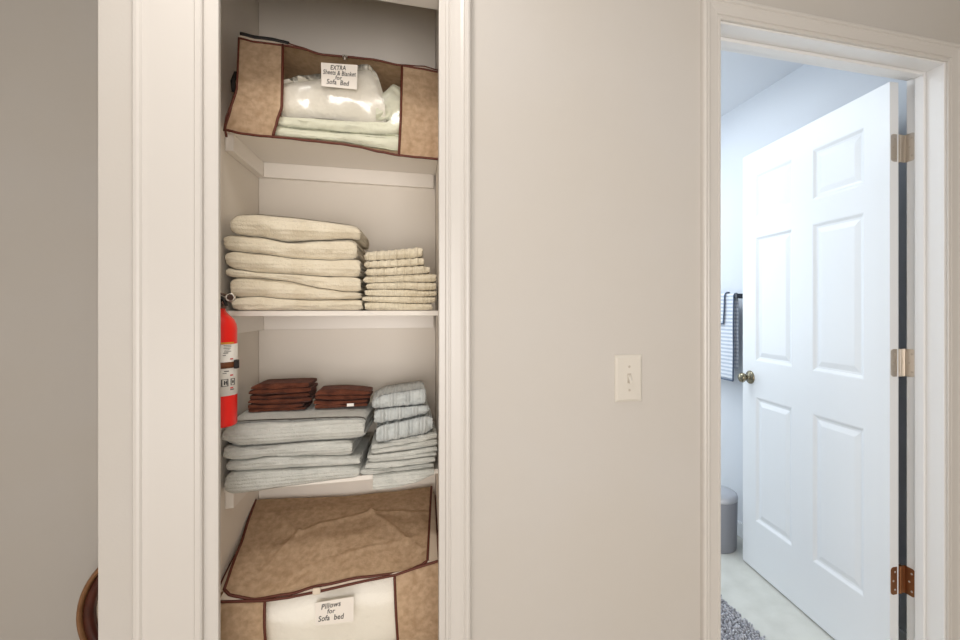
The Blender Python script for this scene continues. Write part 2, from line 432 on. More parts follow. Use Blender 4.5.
# D: grey-blue hand towels and washcloths, right
def d0(s): return .8505
Dc = [flat(.8505)]+[curve_at(p, YF) for p in (
    [(359,476),(375,475),(400,472),(436,468)],
    [(362,470.5),(400,468),(437,463)],
    [(366,464),(400,461.5),(438,457)],
    [(370,456),(400,453),(438,447.5)],
    [(374,445.5),(395,441),(415,437),(433,432.5)],
    [(372,426),(395,422),(432,414.5)],
    [(372,411),(400,408),(430,405.5)],
    [(370,401),(384,395.5),(400,393),(428,388.5)])]
dext = [(376,434,-.002),(360,434,.004),(364,436,.001),(367,438,.002),(371,438,.004),(375,434,-.006),(373,431,.004),(371,428,.008)]
def dlab(k, n):
    return {1:'grey-blue washcloth, topmost of the right-hand grey-blue stack', 2:'thin grey-blue washcloth just under the topmost one of the right-hand stack',
            3:'thick grey-blue hand towel with vertical ribs, third down in the right-hand stack', n:'grey-blue hand towel drooping over the shelf edge under the right-hand stack'}.get(k, 'grey-blue hand towel, %s in the right-hand grey-blue stack' % ordn[k])
for i in range(1, 8):
    xa, xb = at(dext[i][0], 300, YF).x, at(dext[i][1], 300, YF).x
    towel('hand_towel' if i < 6 else 'washcloth', dlab(8-i, 8), 'towel' if i < 6 else 'washcloth', 'grey-blue hand towels and washcloths in the right-hand stack',
          M['blue_rib'] if i >= 5 else M['blue'], xa, xb, YF+dext[i][2], 1.47, Dc[i], Dc[i+1], nest=[0,1,1,1,1,2,1,2][i], folds=[1,1,1,2,2,1,1,1][i], seed=90+i,
          amp=.004, ribs=[0,0,0,0,0,.0045,.003,.003][i], ribn=[0,0,0,0,0,40,46,46][i], skew=-.006, ends=.006)
# the lowest one hangs a little over the shelf edge
def droopy():
    b = MB(); xa, xb = at(373,300,YF).x, at(434,300,YF).x
    topf = Dc[1]; low = curve_at([(372,489.5),(378,490),(392,488),(415,483),(434,475)], 1.297)
    n = 40
    prof_ = []
    def pos(u, t):
        s = xa+(xb-xa)*u; T = topf(s)-.001; L = min(low(s), .8485)
        y_back = 1.47
        # outline: top back -> top front -> down over the edge -> round the hem -> up behind -> under, on the shelf
        P = [(y_back,T),(1.40,T),(1.33,T),(1.312,T-.0005),(1.300,T-.004),(1.2935,(T+L)/2+.002),(1.2925,L+.004),(1.296,L+.0006),(1.302,L),(1.309,L+.0010),(1.314,L+.004),(1.3165,min(L+.012,.846)),(1.3175,.8488),(1.320,.8512),(1.34,.8512),(1.40,.8512),(y_back,.8512)]
        x = t*(len(P)-1); i = min(int(x), len(P)-2); f = x-i
        y = P[i][0]+(P[i+1][0]-P[i][0])*f; z = P[i][1]+(P[i+1][1]-P[i][1])*f
        nz = noise.noise(Vector((s*22, t*6, 5)))
        if y < 1.312 and z < T: y += nz*.003
        return (s+noise.noise(Vector((t*9,2,3)))*.0025, y, z)
    b.grid(lambda u, t: pos(u, t), n, 48)
    for fl, u in ((False, 0), (True, 1)):
        vs = [pos(u, k/16) for k in range(17)]
        b.add(vs, [tuple(range(17))])
    o = b.build('hand_towel', M['blue'], smooth=True, loc=((xa+xb)/2, 1.38, .851))
    tag(o, dlab(8, 8), 'towel', 'grey-blue hand towels and washcloths in the right-hand stack')
droopy()

# E, F: brown washcloths on top of stack C
YE = 1.375
zt = at(300, 416, YF).z-.004
base = lambda s: zt+.0030
E = [base]+[curve_at(p, YE) for p in (
    [(246,404.5),(262,405.5),(285,405),(312,403)],
    [(246,395.5),(262,396),(285,394.5),(310,392.5)],
    [(246,388),(256,384.5),(280,383.5),(311,382.5)])]
labE = ['brown washcloth at the bottom of the three stacked near the fire extinguisher', 'brown washcloth in the middle of the three stacked near the fire extinguisher', 'brown washcloth on top of the three stacked near the fire extinguisher']
for i, (a, b_) in enumerate([(244.5,305),(247,311),(248,311)]):
    towel('washcloth', labE[i], 'washcloth', 'brown washcloths on the grey-blue towels', M['brown'], at(a,300,YE).x, at(b_,300,YE).x, YE+[0,.003,.001][i], 1.475, E[i], E[i+1], nest=1, folds=2, seed=40+i, amp=.004, ends=.008)
Fz = [base]+[curve_at(p, YE) for p in (
    [(313,400.5),(330,401.5),(350,401),(372,399)],
    [(312,395),(318,390.5),(340,389.5),(373,391.5)])]
for i, (a, b_) in enumerate([(313,369),(313.5,372)]):
    o = towel('washcloth', ['brown washcloth with a small white care tag, under another beside the grey-blue stack', 'brown washcloth on top of the pair nearest the grey-blue washcloths'][i], 'washcloth', 'brown washcloths on the grey-blue towels',
          M['brown'], at(a,300,YE).x, at(b_,300,YE).x, YE+[0,.002][i], 1.465, Fz[i], Fz[i+1], nest=1, folds=2, seed=61+i, amp=.0035, ends=.006)
    if i == 0:
        p0, p1 = at(347,403.5,YE-.004), at(354,406,YE-.004)
        g = MB().box(p0.x, p1.x, YE-.006, YE-.0045, p1.z, p0.z).build('care_tag', M['label'], o); g['label'] = 'small white care tag'

# ---------------------------------------------------------------- handwriting
def text_part(name, txt, size, width, origin, ux, uz, parent, m, jitter=.07, depth=.0003):
    cu = bpy.data.curves.new(name, 'FONT'); cu.body = txt; cu.size = size; cu.align_x = 'CENTER'; cu.align_y = 'CENTER'
    cu.shear = .18; cu.space_character = 1.04; cu.offset = size*.014; cu.resolution_u = 3
    to = bpy.data.objects.new(name, cu); C.objects.link(to)
    dg = bpy.context.evaluated_depsgraph_get(); me0 = to.evaluated_get(dg).to_mesh()
    xs = [v.co.x for v in me0.vertices]; kx = width/(max(xs)-min(xs))
    vs = []; ux = Vector(ux).normalized(); uz = Vector(uz).normalized(); nrm = ux.cross(uz).normalized()
    for v in me0.vertices:
        x, y = v.co.x*kx, v.co.y
        y += size*jitter*math.sin(x/size*1.1+len(txt)); y += x*.0
        vs.append(Vector(origin)+ux*x+uz*y+nrm*depth)
    fs = [tuple(p.vertices) for p in me0.polygons]
    to.to_mesh_clear(); bpy.data.objects.remove(to)
    me = bpy.data.meshes.new(name); me.from_pydata([tuple(v) for v in vs], [], fs); me.materials.append(m)
    o = bpy.data.objects.new(name, me); C.objects.link(o)
    o.parent = parent
    pl = parent.location.copy(); q = parent.parent
    while q: pl += q.location; q = q.parent
    o.location = -pl
    return o

# ---------------------------------------------------------------- upper storage bag
YBAG = 1.288
def pl(px, Y): 
    P = [at(x, y, Y) for x, y in px]; return P
topc = [(239,38),(256,42),(283,45),(300,48),(322,54.5),(345,56.5),(370,59),(402,65.5),(420,68.5),(439,72)]
botc = [(225,130),(243,134),(262,136.2),(285,138),(310,141),(340,144),(358,146.8),(380,152),(399,155.5),(418,157.5),(441,159.5)]
ztop1 = curve_at(topc, YBAG+.03); zbot1 = curve_at(botc, YBAG)
t1 = thing('storage_bag', 'tan zipped storage bag with brown piping on the shelf above the cream towels', 'storage bag', (-.2, 1.42, 1.757), 'tan storage bags in the closet')
def edge_line(px, Ya=YBAG, Yb=YBAG+.03):
    """column line given from top to bottom, interpolated"""
    P = [(y, x) for x, y in px]
    return P
def bag_point(xpx_top, pts, v):
    pass
def front1(px_cols):
    """columns as pixel polylines top->bottom; returns function (u,v)"""
    A_, B_ = px_cols
    def at_col(col, v):
        P = [(y, x) for x, y in col]
        y = P[0][0]+(P[-1][0]-P[0][0])*v
        return interp(P, y), y
    def fn(u, v):
        xa, ya = at_col(A_, v); xb, yb = at_col(B_, v)
        x = xa+(xb-xa)*u
        yt = interp(topc, x); yb2 = interp(botc, x)
        y = yt+(yb2-yt)*v
        Y = YBAG+.03*(1-v)**1.5 - .012*math.sin(PI*min(1, v*1.0))
        n = noise.noise(Vector((x*.05, y*.05, 1)))*.006*math.sin(PI*v)
        return at(x, y, Y+n)
    return fn
L0 = [(239,38),(238,70),(237,88),(231,108),(225,130)]
L1 = [(283,45),(282.5,80),(282,106),(277,122),(273,137)]
R0 = [(402,65.5),(401,110),(399,155.5)]
R1 = [(441,72),(441,110),(441,159.5)]
f1 = front1((L0, L1)); f2 = front1((L1, R0)); f3 = front1((R0, R1))
MB().grid(f1, 20, 30).build('front_panel', M['bag'], t1, smooth=True)
o = MB().grid(f2, 40, 30).build('clear_window', M['clear'], t1, smooth=True); o['label'] = 'clear plastic window'
MB().grid(f3, 14, 30).build('front_panel', M['bag'], t1, smooth=True)
def tube_fn(fn, u0, v0, u1, v1, r=.0026, n=24, off=-.0015, name='piping', m=None):
    P = []
    for k in range(n+1):
        t = k/n; p = Vector(fn(u0+(u1-u0)*t, v0+(v1-v0)*t)); p.y += off; P.append(p)
    return P
def pipe(P, r=.0026, m=None, name='piping', parent=None):
    return MB().tube(P, r, 8).build(name, m or M['piping'], parent, smooth=True)
pipe(tube_fn(f1, 1, 0, 1, 1), .0033, parent=t1); pipe(tube_fn(f2, 1, 0, 1, 1), .0032, parent=t1)
pipe(tube_fn(f1, 0, 0, 0, 1), .0022, parent=t1)
bt = tube_fn(f1, 0, 1, 1, 1, n=12)+tube_fn(f2, 0, 1, 1, 1)[1:]+tube_fn(f3, 0, 1, 1, 1, n=12)[1:]
pipe(bt, .0033, parent=t1)
tp = tube_fn(f1, 0, 0, 1, 0, n=12)+tube_fn(f2, 0, 0, 1, 0)[1:]+tube_fn(f3, 0, 0, 1, 0, n=12)[1:]
pipe([p+Vector((0,0,-.001)) for p in tp], .0026, parent=t1)
# zip: a light tape with dark teeth, rising behind the front edge
zt_ = MB(); zp = [p+Vector((0,.006,.0035)) for p in tp]
prev = None
def ribbon(P, dz, dy):
    b = MB(); vs = []; fs = []
    for p in P: vs += [tuple(p), (p.x, p.y+dy, p.z+dz)]
    for i in range(len(P)-1): fs.append((2*i, 2*i+2, 2*i+3, 2*i+1))
    return b.add(vs, fs)
def zamp(p, i, n): 
    x = i/n; return .004+.0100*max(0, min(1, (.34-x)/.15))+.007*max(0, 1-abs(x-.88)/.16)
n_ = len(tp)
zb = MB(); vs = []; fs = []
for i, p in enumerate(tp):
    h = zamp(p, i, n_); vs += [(p.x, p.y+.001, p.z+.0005), (p.x, p.y+.010, p.z+h)]
    if i: fs.append((2*i-2, 2*i, 2*i+1, 2*i-1))
zb.add(vs, fs); zb.build('zip_tape', M['zip'], t1)
back_edge = [Vector((p.x, p.y+.011, p.z+zamp(p, i, n_)+.001)) for i, p in enumerate(tp)]
pipe(back_edge[:14], .0058, M['dark'], 'zipper', t1); pipe(back_edge[13:], .0026, M['piping'], 'piping', t1)
# zip pull
zc = at(345, 57, YBAG+.02)
zpul = MB().tube([zc+Vector((0,-.002,.002)), zc+Vector((.001,-.006,-.004)), zc+Vector((0,-.004,-.010))], .003, 8).box(zc.x-.006, zc.x+.006, zc.y-.004, zc.y+.004, zc.z-.002, zc.z+.004)
zpul.build('zip_pull', M['nickel'], t1)
# top, sides, back and base of the bag
YB1 = 1.555
def topfn(u, v):
    i = u*(n_-1); k = min(int(i), n_-2); f = i-k; p = back_edge[k].lerp(back_edge[k+1], f)
    return (p.x, p.y+(YB1-p.y)*v, p.z-.002-.03*v+noise.noise(Vector((u*6, v*4, 0)))*.005*math.sin(PI*v))
MB().grid(topfn, 30, 10).build('top_panel', M['bag'], t1, smooth=True)
bl = f1(0, 1); br = f3(1, 1)
def leftfn(u, v):
    p = Vector(f1(0, v)); b = Vector(topfn(0, 1)); q = Vector((p.x-.004*math.sin(PI*v), YB1, b.z+(1.760-b.z)*v))
    r = p.lerp(q, u)
    if u > .1: r.z = max(r.z, 1.7585)
    r.x = max(r.x, -.468)
    return tuple(r)
MB().grid(leftfn, 10, 20).build('side_panel', M['bag'], t1, smooth=True)
def rightfn(u, v):
    p = Vector(f3(1, v)); b = Vector(topfn(1, 1)); q = Vector((p.x, YB1, b.z+(1.760-b.z)*v)); r = p.lerp(q, u)
    if u > .1: r.z = max(r.z, 1.7585)
    return tuple(r)
MB().grid(rightfn, 10, 20).build('side_panel', M['bag'], t1, smooth=True)
def backfn(u, v):
    b = Vector(topfn(u, 1)); return (b.x, YB1, b.z+(1.760-b.z)*v)
MB().grid(backfn, 12, 8).build('back_panel', M['bag'], t1, smooth=True)
def basefn(u, v):
    x = interp([(0, bl.x), (1, br.x)], u); zb_ = zbot1(x)+.001
    Yq = [YBAG+.001, 1.305, 1.316, 1.320, 1.34, 1.44, YB1]; Zq = [zb_, min(zb_+.002,1.7565), min(max(zb_+.008, 1.752),1.757), 1.7575, 1.7585, 1.7585, 1.7585]
    i = v*6; k = min(int(i), 5); f = i-k
    return (x, Yq[k]+(Yq[k+1]-Yq[k])*f, Zq[k]+(Zq[k+1]-Zq[k])*f)
MB().grid(basefn, 20, 12).build('base_panel', M['bag'], t1, smooth=True)
# strap loop at the left side
s0 = at(236.5, 72, YBAG+.045); s1 = at(234, 92, YBAG+.04)
MB().tube([s0, s0.lerp(s1,.5)+Vector((-.004,-.004,0)), s1], .0055, 8, flat=.5).build('carry_handle', M['dark'], t1, smooth=True)
pipe([at(235.5,92,YBAG+.03), at(231,105,YBAG+.02), at(226,118,YBAG+.012), at(224,131,YBAG+.004)], .0022, parent=t1)
pipe([at(225.5,131,YBAG-.002), at(226.5,137,YBAG-.002)], .0026, parent=t1)
# card in the window
def card(parent, corners, Y, lines, name='label_card'):
    tl, tr, br_, bl_ = [at(x, y, Y) for x, y in corners]
    b = MB(); back = Vector((0,.0008,0))
    b.add([tl, tr, br_, bl_, tl+back, tr+back, br_+back, bl_+back], [(0,1,2,3),(4,7,6,5),(0,4,5,1),(1,5,6,2),(2,6,7,3),(3,7,4,0)])
    o = b.build(name, M['card'], parent, loc=tl); o['label'] = 'white card with handwriting'
    for txt, cx, cy, sz, wf in lines:
        p = tl.lerp(tr, cx).lerp(bl_.lerp(br_, cx), cy)
        text_part('handwriting', txt, sz, wf*(tr-tl).length, p, tr-tl, tl-bl_, o, M['ink'])
    return o
card(t1, [(321,62.5),(357.5,65),(357,89.5),(321.5,86)], YBAG-.017, [('EXTRA', .46, .17, .0165, .42), ('Sheets & Blanket', .50, .40, .0165, .90), ('for', .47, .60, .0150, .18), ('Sofa  Bed', .45, .80, .0175, .62)])

# bedding inside
GI = None
def bedding(name, label, cat, m, px0, px1, topp, botp, yf, y1, seed, amp, nest=2):
    xa, xb = at(px0,100,yf).x, at(px1,100,yf).x
    return towel(name, label, cat, None, m, xa, xb, yf, y1, curve_at(botp, yf), curve_at(topp, yf), nest=nest, seed=seed, amp=amp, ends=.004)
gb0 = [(262,134),(300,137.5),(340,141),(380,148),(400,151.5)]
gb1 = [(262,124),(300,127.5),(340,131),(385,134),(402,133)]
gb2 = [(262,113),(285,115),(330,117),(385,121),(402,112)]
gw_t = [(270,80),(284,76),(300,73),(330,68),(350,62),(368,61),(376,70),(386,96),(388,100)]
YI = 1.297
b0 = bedding('bed_sheet', 'lower pale green folded sheet lying at the bottom of the upper storage bag', 'sheet', M['green'], 270, 401, gb1, gb0, YI, 1.315, 3, .003)
b1 = bedding('bed_sheet', 'upper pale green folded sheet in the upper storage bag, directly under the white blanket', 'sheet', M['green'], 275, 402, gb2, gb1, YI, 1.53, 5, .004)
b2 = bedding('blanket', 'white folded blanket seen through the clear window of the upper storage bag', 'blanket', M['sheet'], 276, 386, gw_t, gb2, YI+.006, 1.53, 9, .006, nest=2)
# green bunch at the right behind the window
bb = MB()
def bunch(u, v):
    a = PI*v; x = 376+26*u; y = interp([(376,100),(384,92),(393,84),(402,88)], x); yb = 121
    Y = YI+.012+.03*(1-math.sin(a))
    p = at(x, yb+(y-yb)*(.5-.5*math.cos(a)), Y); n = noise.noise(Vector((u*4, v*9, 3)))
    return (p.x, p.y+n*.008, p.z+n*.004)
tag(MB().grid(bunch, 16, 24).build('pillowcase', M['green'], smooth=True), 'crumpled pale green pillowcase at the right end of the upper bag window', 'pillowcase')

# ---------------------------------------------------------------- lower storage bag (pillows)
t2 = thing('storage_bag', 'large tan storage bag with puffed top panel on the shelf under the grey-blue towels', 'storage bag', (-.2, 1.4, .391), 'tan storage bags in the closet')
YG = 1.262; YGB = 1.560
fe = [(222,588),(231,595.7),(254.6,599.6),(288.5,594.3),(320,585.7),(361.6,577.4),(403,573),(420,566),(427,561)]
be = [(256,500),(270,499),(300,498),(345,496.5),(390,492),(431,487)]
def top2(u, v):
    # u left-right, v front-back
    xf = 224.5+(427-224.5)*u; pf = at(xf, interp(fe, xf), YG)
    xb_ = 256+(431-256)*u; pb = at(xb_, interp(be, xb_), YGB)
    p = pf.lerp(pb, v)
    # fold creases of the fabric
    z = .020*math.sin(PI*v)*math.sin(PI*u)**.5
    def seg(a, b, wd):
        ax, ay = a; bx, by = b; dx, dy = bx-ax, by-ay
        t = max(0, min(1, ((u-ax)*dx+(v-ay)*dy)/(dx*dx+dy*dy))); d = math.hypot(u-ax-dx*t, v-ay-dy*t)
        return math.exp(-(d/wd)**2)
    z += .006*seg((.30,.52),(.68,.66),.018)+.006*seg((.68,.66),(.97,.16),.016)+.004*seg((.30,.52),(.12,.80),.018)+.005*seg((.30,.52),(.15,.2),.02)
    z += .004*seg((.35,.15),(.9,.3),.02)+.004*seg((.68,.66),(.98,.62),.018)
    z += noise.noise(Vector((u*3.5, v*3, 7)))*.010*math.sin(PI*v)+noise.noise(Vector((u*11, v*9, 2)))*.0035*math.sin(PI*v)
    return (p.x, p.y, p.z+z)
MB().grid(top2, 90, 60).build('top_panel', M['bag'], t2, smooth=True)
pipe([Vector(top2(k/40, 0))+Vector((0,-.001,.001)) for k in range(41)], .0036, parent=t2)
pipe([Vector(top2(0, k/20))+Vector((-.001,0,.001)) for k in range(21)], .0034, parent=t2)
pipe([Vector(top2(1, k/20))+Vector((.001,0,.001)) for k in range(21)], .0034, parent=t2)
# lower rim
fl = [(219,601.5),(231,601.3),(265,600.4),(288.5,597.3),(322,590.6),(361.6,581.5),(395.5,574.8),(412,569),(427,564.3),(439,560.5)]
YG2 = YG-.006
rim = [at(x, y, YG2) for x, y in fl]
def rimfn(u):
    i = u*(len(rim)-1); k = min(int(i), len(rim)-2); return rim[k].lerp(rim[k+1], i-k)
R_ = [rimfn(k/48) for k in range(49)]
pipe([p+Vector((0,-.001,0)) for p in R_], .0034, parent=t2)
vs = []; fs = []
for k in range(49):
    a = Vector(top2(k/48, 0)); b = R_[k]; vs += [tuple(a), tuple(b)]
    if k: fs.append((2*k-2, 2*k, 2*k+1, 2*k-1))
MB().add(vs, fs).build('zip_tape', M['zip'], t2)
# front panels
def frontcol(xs_t, xs_b):
    def fn(u, v):
        xt = xs_t[0]+(xs_t[1]-xs_t[0])*u; p = at(xt, interp(fl, xt), YG2)
        xb_ = xs_b[0]+(xs_b[1]-xs_b[0])*u; q = at(xb_, 640, YG2); q = Vector((q.x, YG2, .395))
        r = p.lerp(q, v); r.y -= .018*math.sin(PI*v)**.8+noise.noise(Vector((r.x*9, r.z*12, 4)))*.007*math.sin(PI*v)
        return tuple(r)
    return fn
g1 = frontcol((219,265),(221,271)); g2 = frontcol((265,394.5),(271,399)); g3 = frontcol((394.5,439),(399,439))
MB().grid(g1, 12, 20).build('front_panel', M['bag'], t2, smooth=True)
o = MB().grid(g2, 40, 24).build('clear_window', M['clear'], t2, smooth=True); o['label'] = 'clear plastic window'
MB().grid(g3, 12, 20).build('front_panel', M['bag'], t2, smooth=True)
pipe([Vector(g1(1, k/20))+Vector((0,-.0012,0)) for k in range(21)], .0033, parent=t2)
pipe([Vector(g2(1, k/20))+Vector((0,-.0012,0)) for k in range(21)], .0033, parent=t2)
pipe([Vector(g1(k/10, 1)) for k in range(11)]+[Vector(g2(k/10, 1)) for k in range(1, 11)]+[Vector(g3(k/10, 1)) for k in range(1, 11)], .0033, parent=t2)
# sides with a light zip tape between two dark seams
def side2(sgn):
    def fn(u, v):
        a = Vector(top2(0 if sgn < 0 else 1, u)); rm = R_[0] if sgn < 0 else R_[-1]
        x = rm.x if sgn > 0 else -.4690
        b = Vector((x, a.y, a.z-.016-.012*u))
        if v < .25: r = a.lerp(b, v/.25)
        else: r = b.lerp(Vector((x, a.y, .395)), (v-.25)/.75)
        return tuple(r)
    return fn
for sgn in (-1, 1):
    sf = side2(sgn)
    MB().grid(lambda u, v: sf(u, v*.25), 16, 3).build('zip_tape', M['zip'], t2)
    MB().grid(lambda u, v: sf(u, .25+v*.75), 16, 8).build('side_panel', M['bag'], t2, smooth=True)
    pipe([Vector(sf(k/16, .25)) for k in range(17)], .0028, parent=t2)
bk = lambda u, v: (lambda a: (a.x, a.y, a.z+(.395-a.z)*v))(Vector(top2(u, 1)))
MB().grid(bk, 10, 8).build('back_panel', M['bag'], t2)
MB().box(R_[0].x+.002, R_[-1].x-.002, YG2+.002, YGB, .3915, .396).build('base_panel', M['bag'], t2)
zc = at(317, 591, YG-.012)
MB().box(zc.x-.010, zc.x+.008, zc.y-.003, zc.y+.003, zc.z-.008, zc.z+.008).build('zip_pull', M['zip'], t2, bevel=.002)
card(t2, [(315,603),(354,596.5),(353.5,621.5),(315.5,625.5)], YG2-.021, [('Pillows', .40, .22, .0185, .50), ('for', .40, .46, .0165, .20), ('Sofa  bed', .40, .74, .0190, .66)])
# pillow inside
pil = MB()
def pilf(u, v):
    a = u*2*PI; e = PI*(v-.5)
    def sg(x, p): return math.copysign(abs(x)**p, x)
    x = -.205+.225*sg(math.cos(e), .28)*sg(math.cos(a), .5); y = 1.395+.138*sg(math.cos(e), .28)*sg(math.sin(a), .5); z = .500+.102*sg(math.sin(e), .7)
    n = noise.noise(Vector((x*12, y*12, z*12)))*.004
    return (x, y-n, z+n)
pil.grid(pilf, 48, 24)
tag(pil.build('pillow', M['sheet'], smooth=True), 'white pillow filling the clear window of the lower storage bag', 'pillow')

# ---------------------------------------------------------------- fire extinguisher
EX, EY, ER = -.4335, 1.192, .0345
zb = at(230, 425, EY).z; zt2 = at(230, 313, EY).z
ex = thing('fire_extinguisher', 'small red fire extinguisher on the closet side wall beside the cream towels', 'fire extinguisher', (EX, EY, zb))
H = zt2-zb
MB().lathe([(ER-.004, 0), (ER-.001, .002), (ER, .006), (ER, H-.036), (ER*.96, H-.026), (ER*.82, H-.014), (ER*.58, H-.005), (ER*.40, H+.002), (.012, H+.008), (.0115, H+.013)], (EX, EY, zb), n=48).build('cylinder', M['red'], ex, smooth=True)
yl0, yl1 = at(230, 394, EY).z, at(230, 343.5, EY).z
def ring_part(name, m, z0, z1, r, n=48, parent=ex):
    return MB().lathe([(r-.0008, z0), (r, z0), (r, z1), (r-.0008, z1)], (EX, EY, 0), n=n).build(name, m, parent, smooth=True)
lb = ring_part('printed_label', M['label'], yl0, yl1, ER+.0008); lb['label'] = 'white label with black, gold and red print'
zs0, zs1 = at(230, 367, EY).z, at(230, 361, EY).z
ring_part('bracket_strap', M['strap'], zs0, zs1, ER+.0025)
bkp = MB().box(EX-.004, EX+.004, EY+ER-.001, EY+ER+.006, zs0-.03, zs1+.03); 
MB().box(-.4715, EX-ER+.002, EY-.012, EY+.012, zs0-.02, zs1+.02).build('bracket_plate', M['dark'], ex)
c_ = at(236.5, 363.5, EY-.012); MB().box(c_.x-.004, c_.x+.004, c_.y-.006, c_.y+.006, zs0-.002, zs1+.004).build('strap_clasp', M['dark'], ex, bevel=.0015)
# print on the label, wrapped round the cylinder
def wrap(a0, a1, z0, z1, m, name):
    b = MB(); n = 6; r = ER+.0014; vs = []
    for k in range(n+1):
        a = a0+(a1-a0)*k/n; vs += [(EX+r*math.cos(a), EY+r*math.sin(a), z0), (EX+r*math.cos(a), EY+r*math.sin(a), z1)]
    b.add(vs, [(2*k, 2*k+2, 2*k+3, 2*k+1) for k in range(n)])
    return b
hz = lambda y: at(230, y, EY).z
def deg(d): return math.radians(d)
ink = MB(); inkr = MB(); inkg = MB()
def pr(dst, d0, d1, y0, y1):
    b = wrap(deg(d0), deg(d1), hz(y1), hz(y0), None, ''); dst.add(b.v, b.f)
# angles: -90 faces the camera side, towards 0 turns to the right edge
pr(inkg, -75, -20, 341.5, 343.2)
rr_ = random.Random(4)
pr(ink, -78, -66, 343.8, 347.0); pr(ink, -92, -66, 351.6, 352.6); pr(ink, -72, -66, 352.6, 354.5)
for k in range(5): pr(ink, -58+rr_.uniform(0,3), -30-rr_.uniform(0,10), 344.3+k*1.5, 344.7+k*1.5)
pr(ink, -58, -42, 351.6, 352.2); pr(ink, -60, -50, 354, 354.5)
pr(ink, -95, -70, 371, 372); pr(ink, -74, -66, 368.5, 371); pr(ink, -56, -40, 369.5, 370.2); pr(ink, -60, -48, 371.5, 372)
# pictogram frames
def frame_(d0, d1, y0, y1, t=.45):
    pr(ink, d0, d1, y0, y0+t); pr(ink, d0, d1, y1-t, y1); pr(ink, d0, d0+3, y0, y1); pr(ink, d1-3, d1, y0, y1)
frame_(-64, -42, 377.5, 384.5); pr(ink, -56, -52, 379, 383); pr(ink, -56, -47, 380.5, 381.5); pr(ink, -49, -46, 379, 383)
frame_(-34, -16, 377.5, 384); pr(ink, -28, -22, 379.5, 382)
for y in (357.5, 373.5, 386): pr(inkr, -36, -24, y, y+1.2)
pr(ink, -36, -20, 387.8, 388.6)
for b_, m_, nm in ((ink, M['ink'], 'label_print'), (inkr, M['ink_red'], 'label_print'), (inkg, M['ink_gold'], 'label_print')):
    b_.build(nm, m_, lb)
# valve head, lever and gauge
vz = zb+H+.010
MB().lathe([(.0145, 0), (.0145, .008), (.011, .010), (.011, .024), (.006, .026)], (EX, EY, vz), n=24).build('valve_body', M['steel'], ex, smooth=True)
MB().tube([(EX-.012, EY, vz+.020), (EX+.004, EY-.006, vz+.026), (EX+.016, EY-.014, vz+.019), (EX+.020, EY-.016, vz+.006)], [.005,.0055,.005,.004], 10, flat=.7).build('carry_lever', M['dark'], ex, smooth=True)
MB().tube([(EX-.010, EY, vz+.030), (EX+.004, EY-.004, vz+.034), (EX+.014, EY-.010, vz+.031)], .0045, 10, flat=.6).build('squeeze_lever', M['steel'], ex, smooth=True)
gp = at(230.6, 297.5, EY-.018)
ga = MB().lathe([(.0085, .006), (.0098, .002), (.0098, -.004), (.0070, -.0050), (.0068, -.002)], gp, 'Y', 24).build('pressure_gauge', M['nickel'], ex, smooth=True)
fa = MB().lathe([(.0064, -.0026), (.0064, -.0032)], gp, 'Y', 20).build('gauge_face', M['steel'], ga)
MB().tube([(EX+.008, EY, vz+.012), (EX+.010, EY-.008, vz+.014), (gp.x-.002, gp.y+.004, gp.z)], .003, 8).build('gauge_stem', M['nickel'], ex)

# ---------------------------------------------------------------- light switch
sp = at(627.5, 378, YW)
x0, x1 = at(614.5,378,YW).x, at(641.5,378,YW).x
sw = thing('light_switch', 'ivory single toggle light switch plate on the wall between closet and bathroom door', 'light switch', (sp.x, YW, sp.z))
hh = .0605
b = MB().add([(x0,YW,sp.z-hh),(x1,YW,sp.z-hh),(x1,YW,sp.z+hh),(x0,YW,sp.z+hh),
              (x0+.001,YW-.003,sp.z-hh+.001),(x1-.001,YW-.003,sp.z-hh+.001),(x1-.001,YW-.003,sp.z+hh-.001),(x0+.001,YW-.003,sp.z+hh-.001),
              (x0+.006,YW-.0068,sp.z-hh+.007),(x1-.006,YW-.0068,sp.z-hh+.007),(x1-.006,YW-.0068,sp.z+hh-.007),(x0+.006,YW-.0068,sp.z+hh-.007)],
             [(0,1,5,4),(1,2,6,5),(2,3,7,6),(3,0,4,7),(4,5,9,8),(5,6,10,9),(6,7,11,10),(7,4,8,11),(8,9,10,11),(3,2,1,0)])
b.build('cover_plate', M['plate'], sw)
xm = (x0+x1)/2
MB().box(xm-.0055, xm+.0055, YW-.0076, YW-.0060, sp.z-.0125, sp.z+.0125).build('toggle_collar', M['screw'], sw, bevel=.0006)
tg = MB().add([(xm-.0045,YW-.006,sp.z-.004),(xm+.0045,YW-.006,sp.z-.004),(xm+.0045,YW-.006,sp.z+.010),(xm-.0045,YW-.006,sp.z+.010),
               (xm-.0038,YW-.020,sp.z-.012),(xm+.0038,YW-.020,sp.z-.012),(xm+.0038,YW-.020,sp.z-.004),(xm-.0038,YW-.020,sp.z-.004)],
              [(0,1,5,4),(1,2,6,5),(2,3,7,6),(3,0,4,7),(4,5,6,7),(3,2,1,0)])
tg.build('toggle', M['plate'], sw, bevel=.0012)
for dz in (.030, -.030):
    s_ = MB().lathe([(.0032, 0), (.0032, -.0012), (.002, -.0018)], (xm, YW-.0066, sp.z+dz), 'Y', 16)
    s_.build('screw', M['screw'], sw)

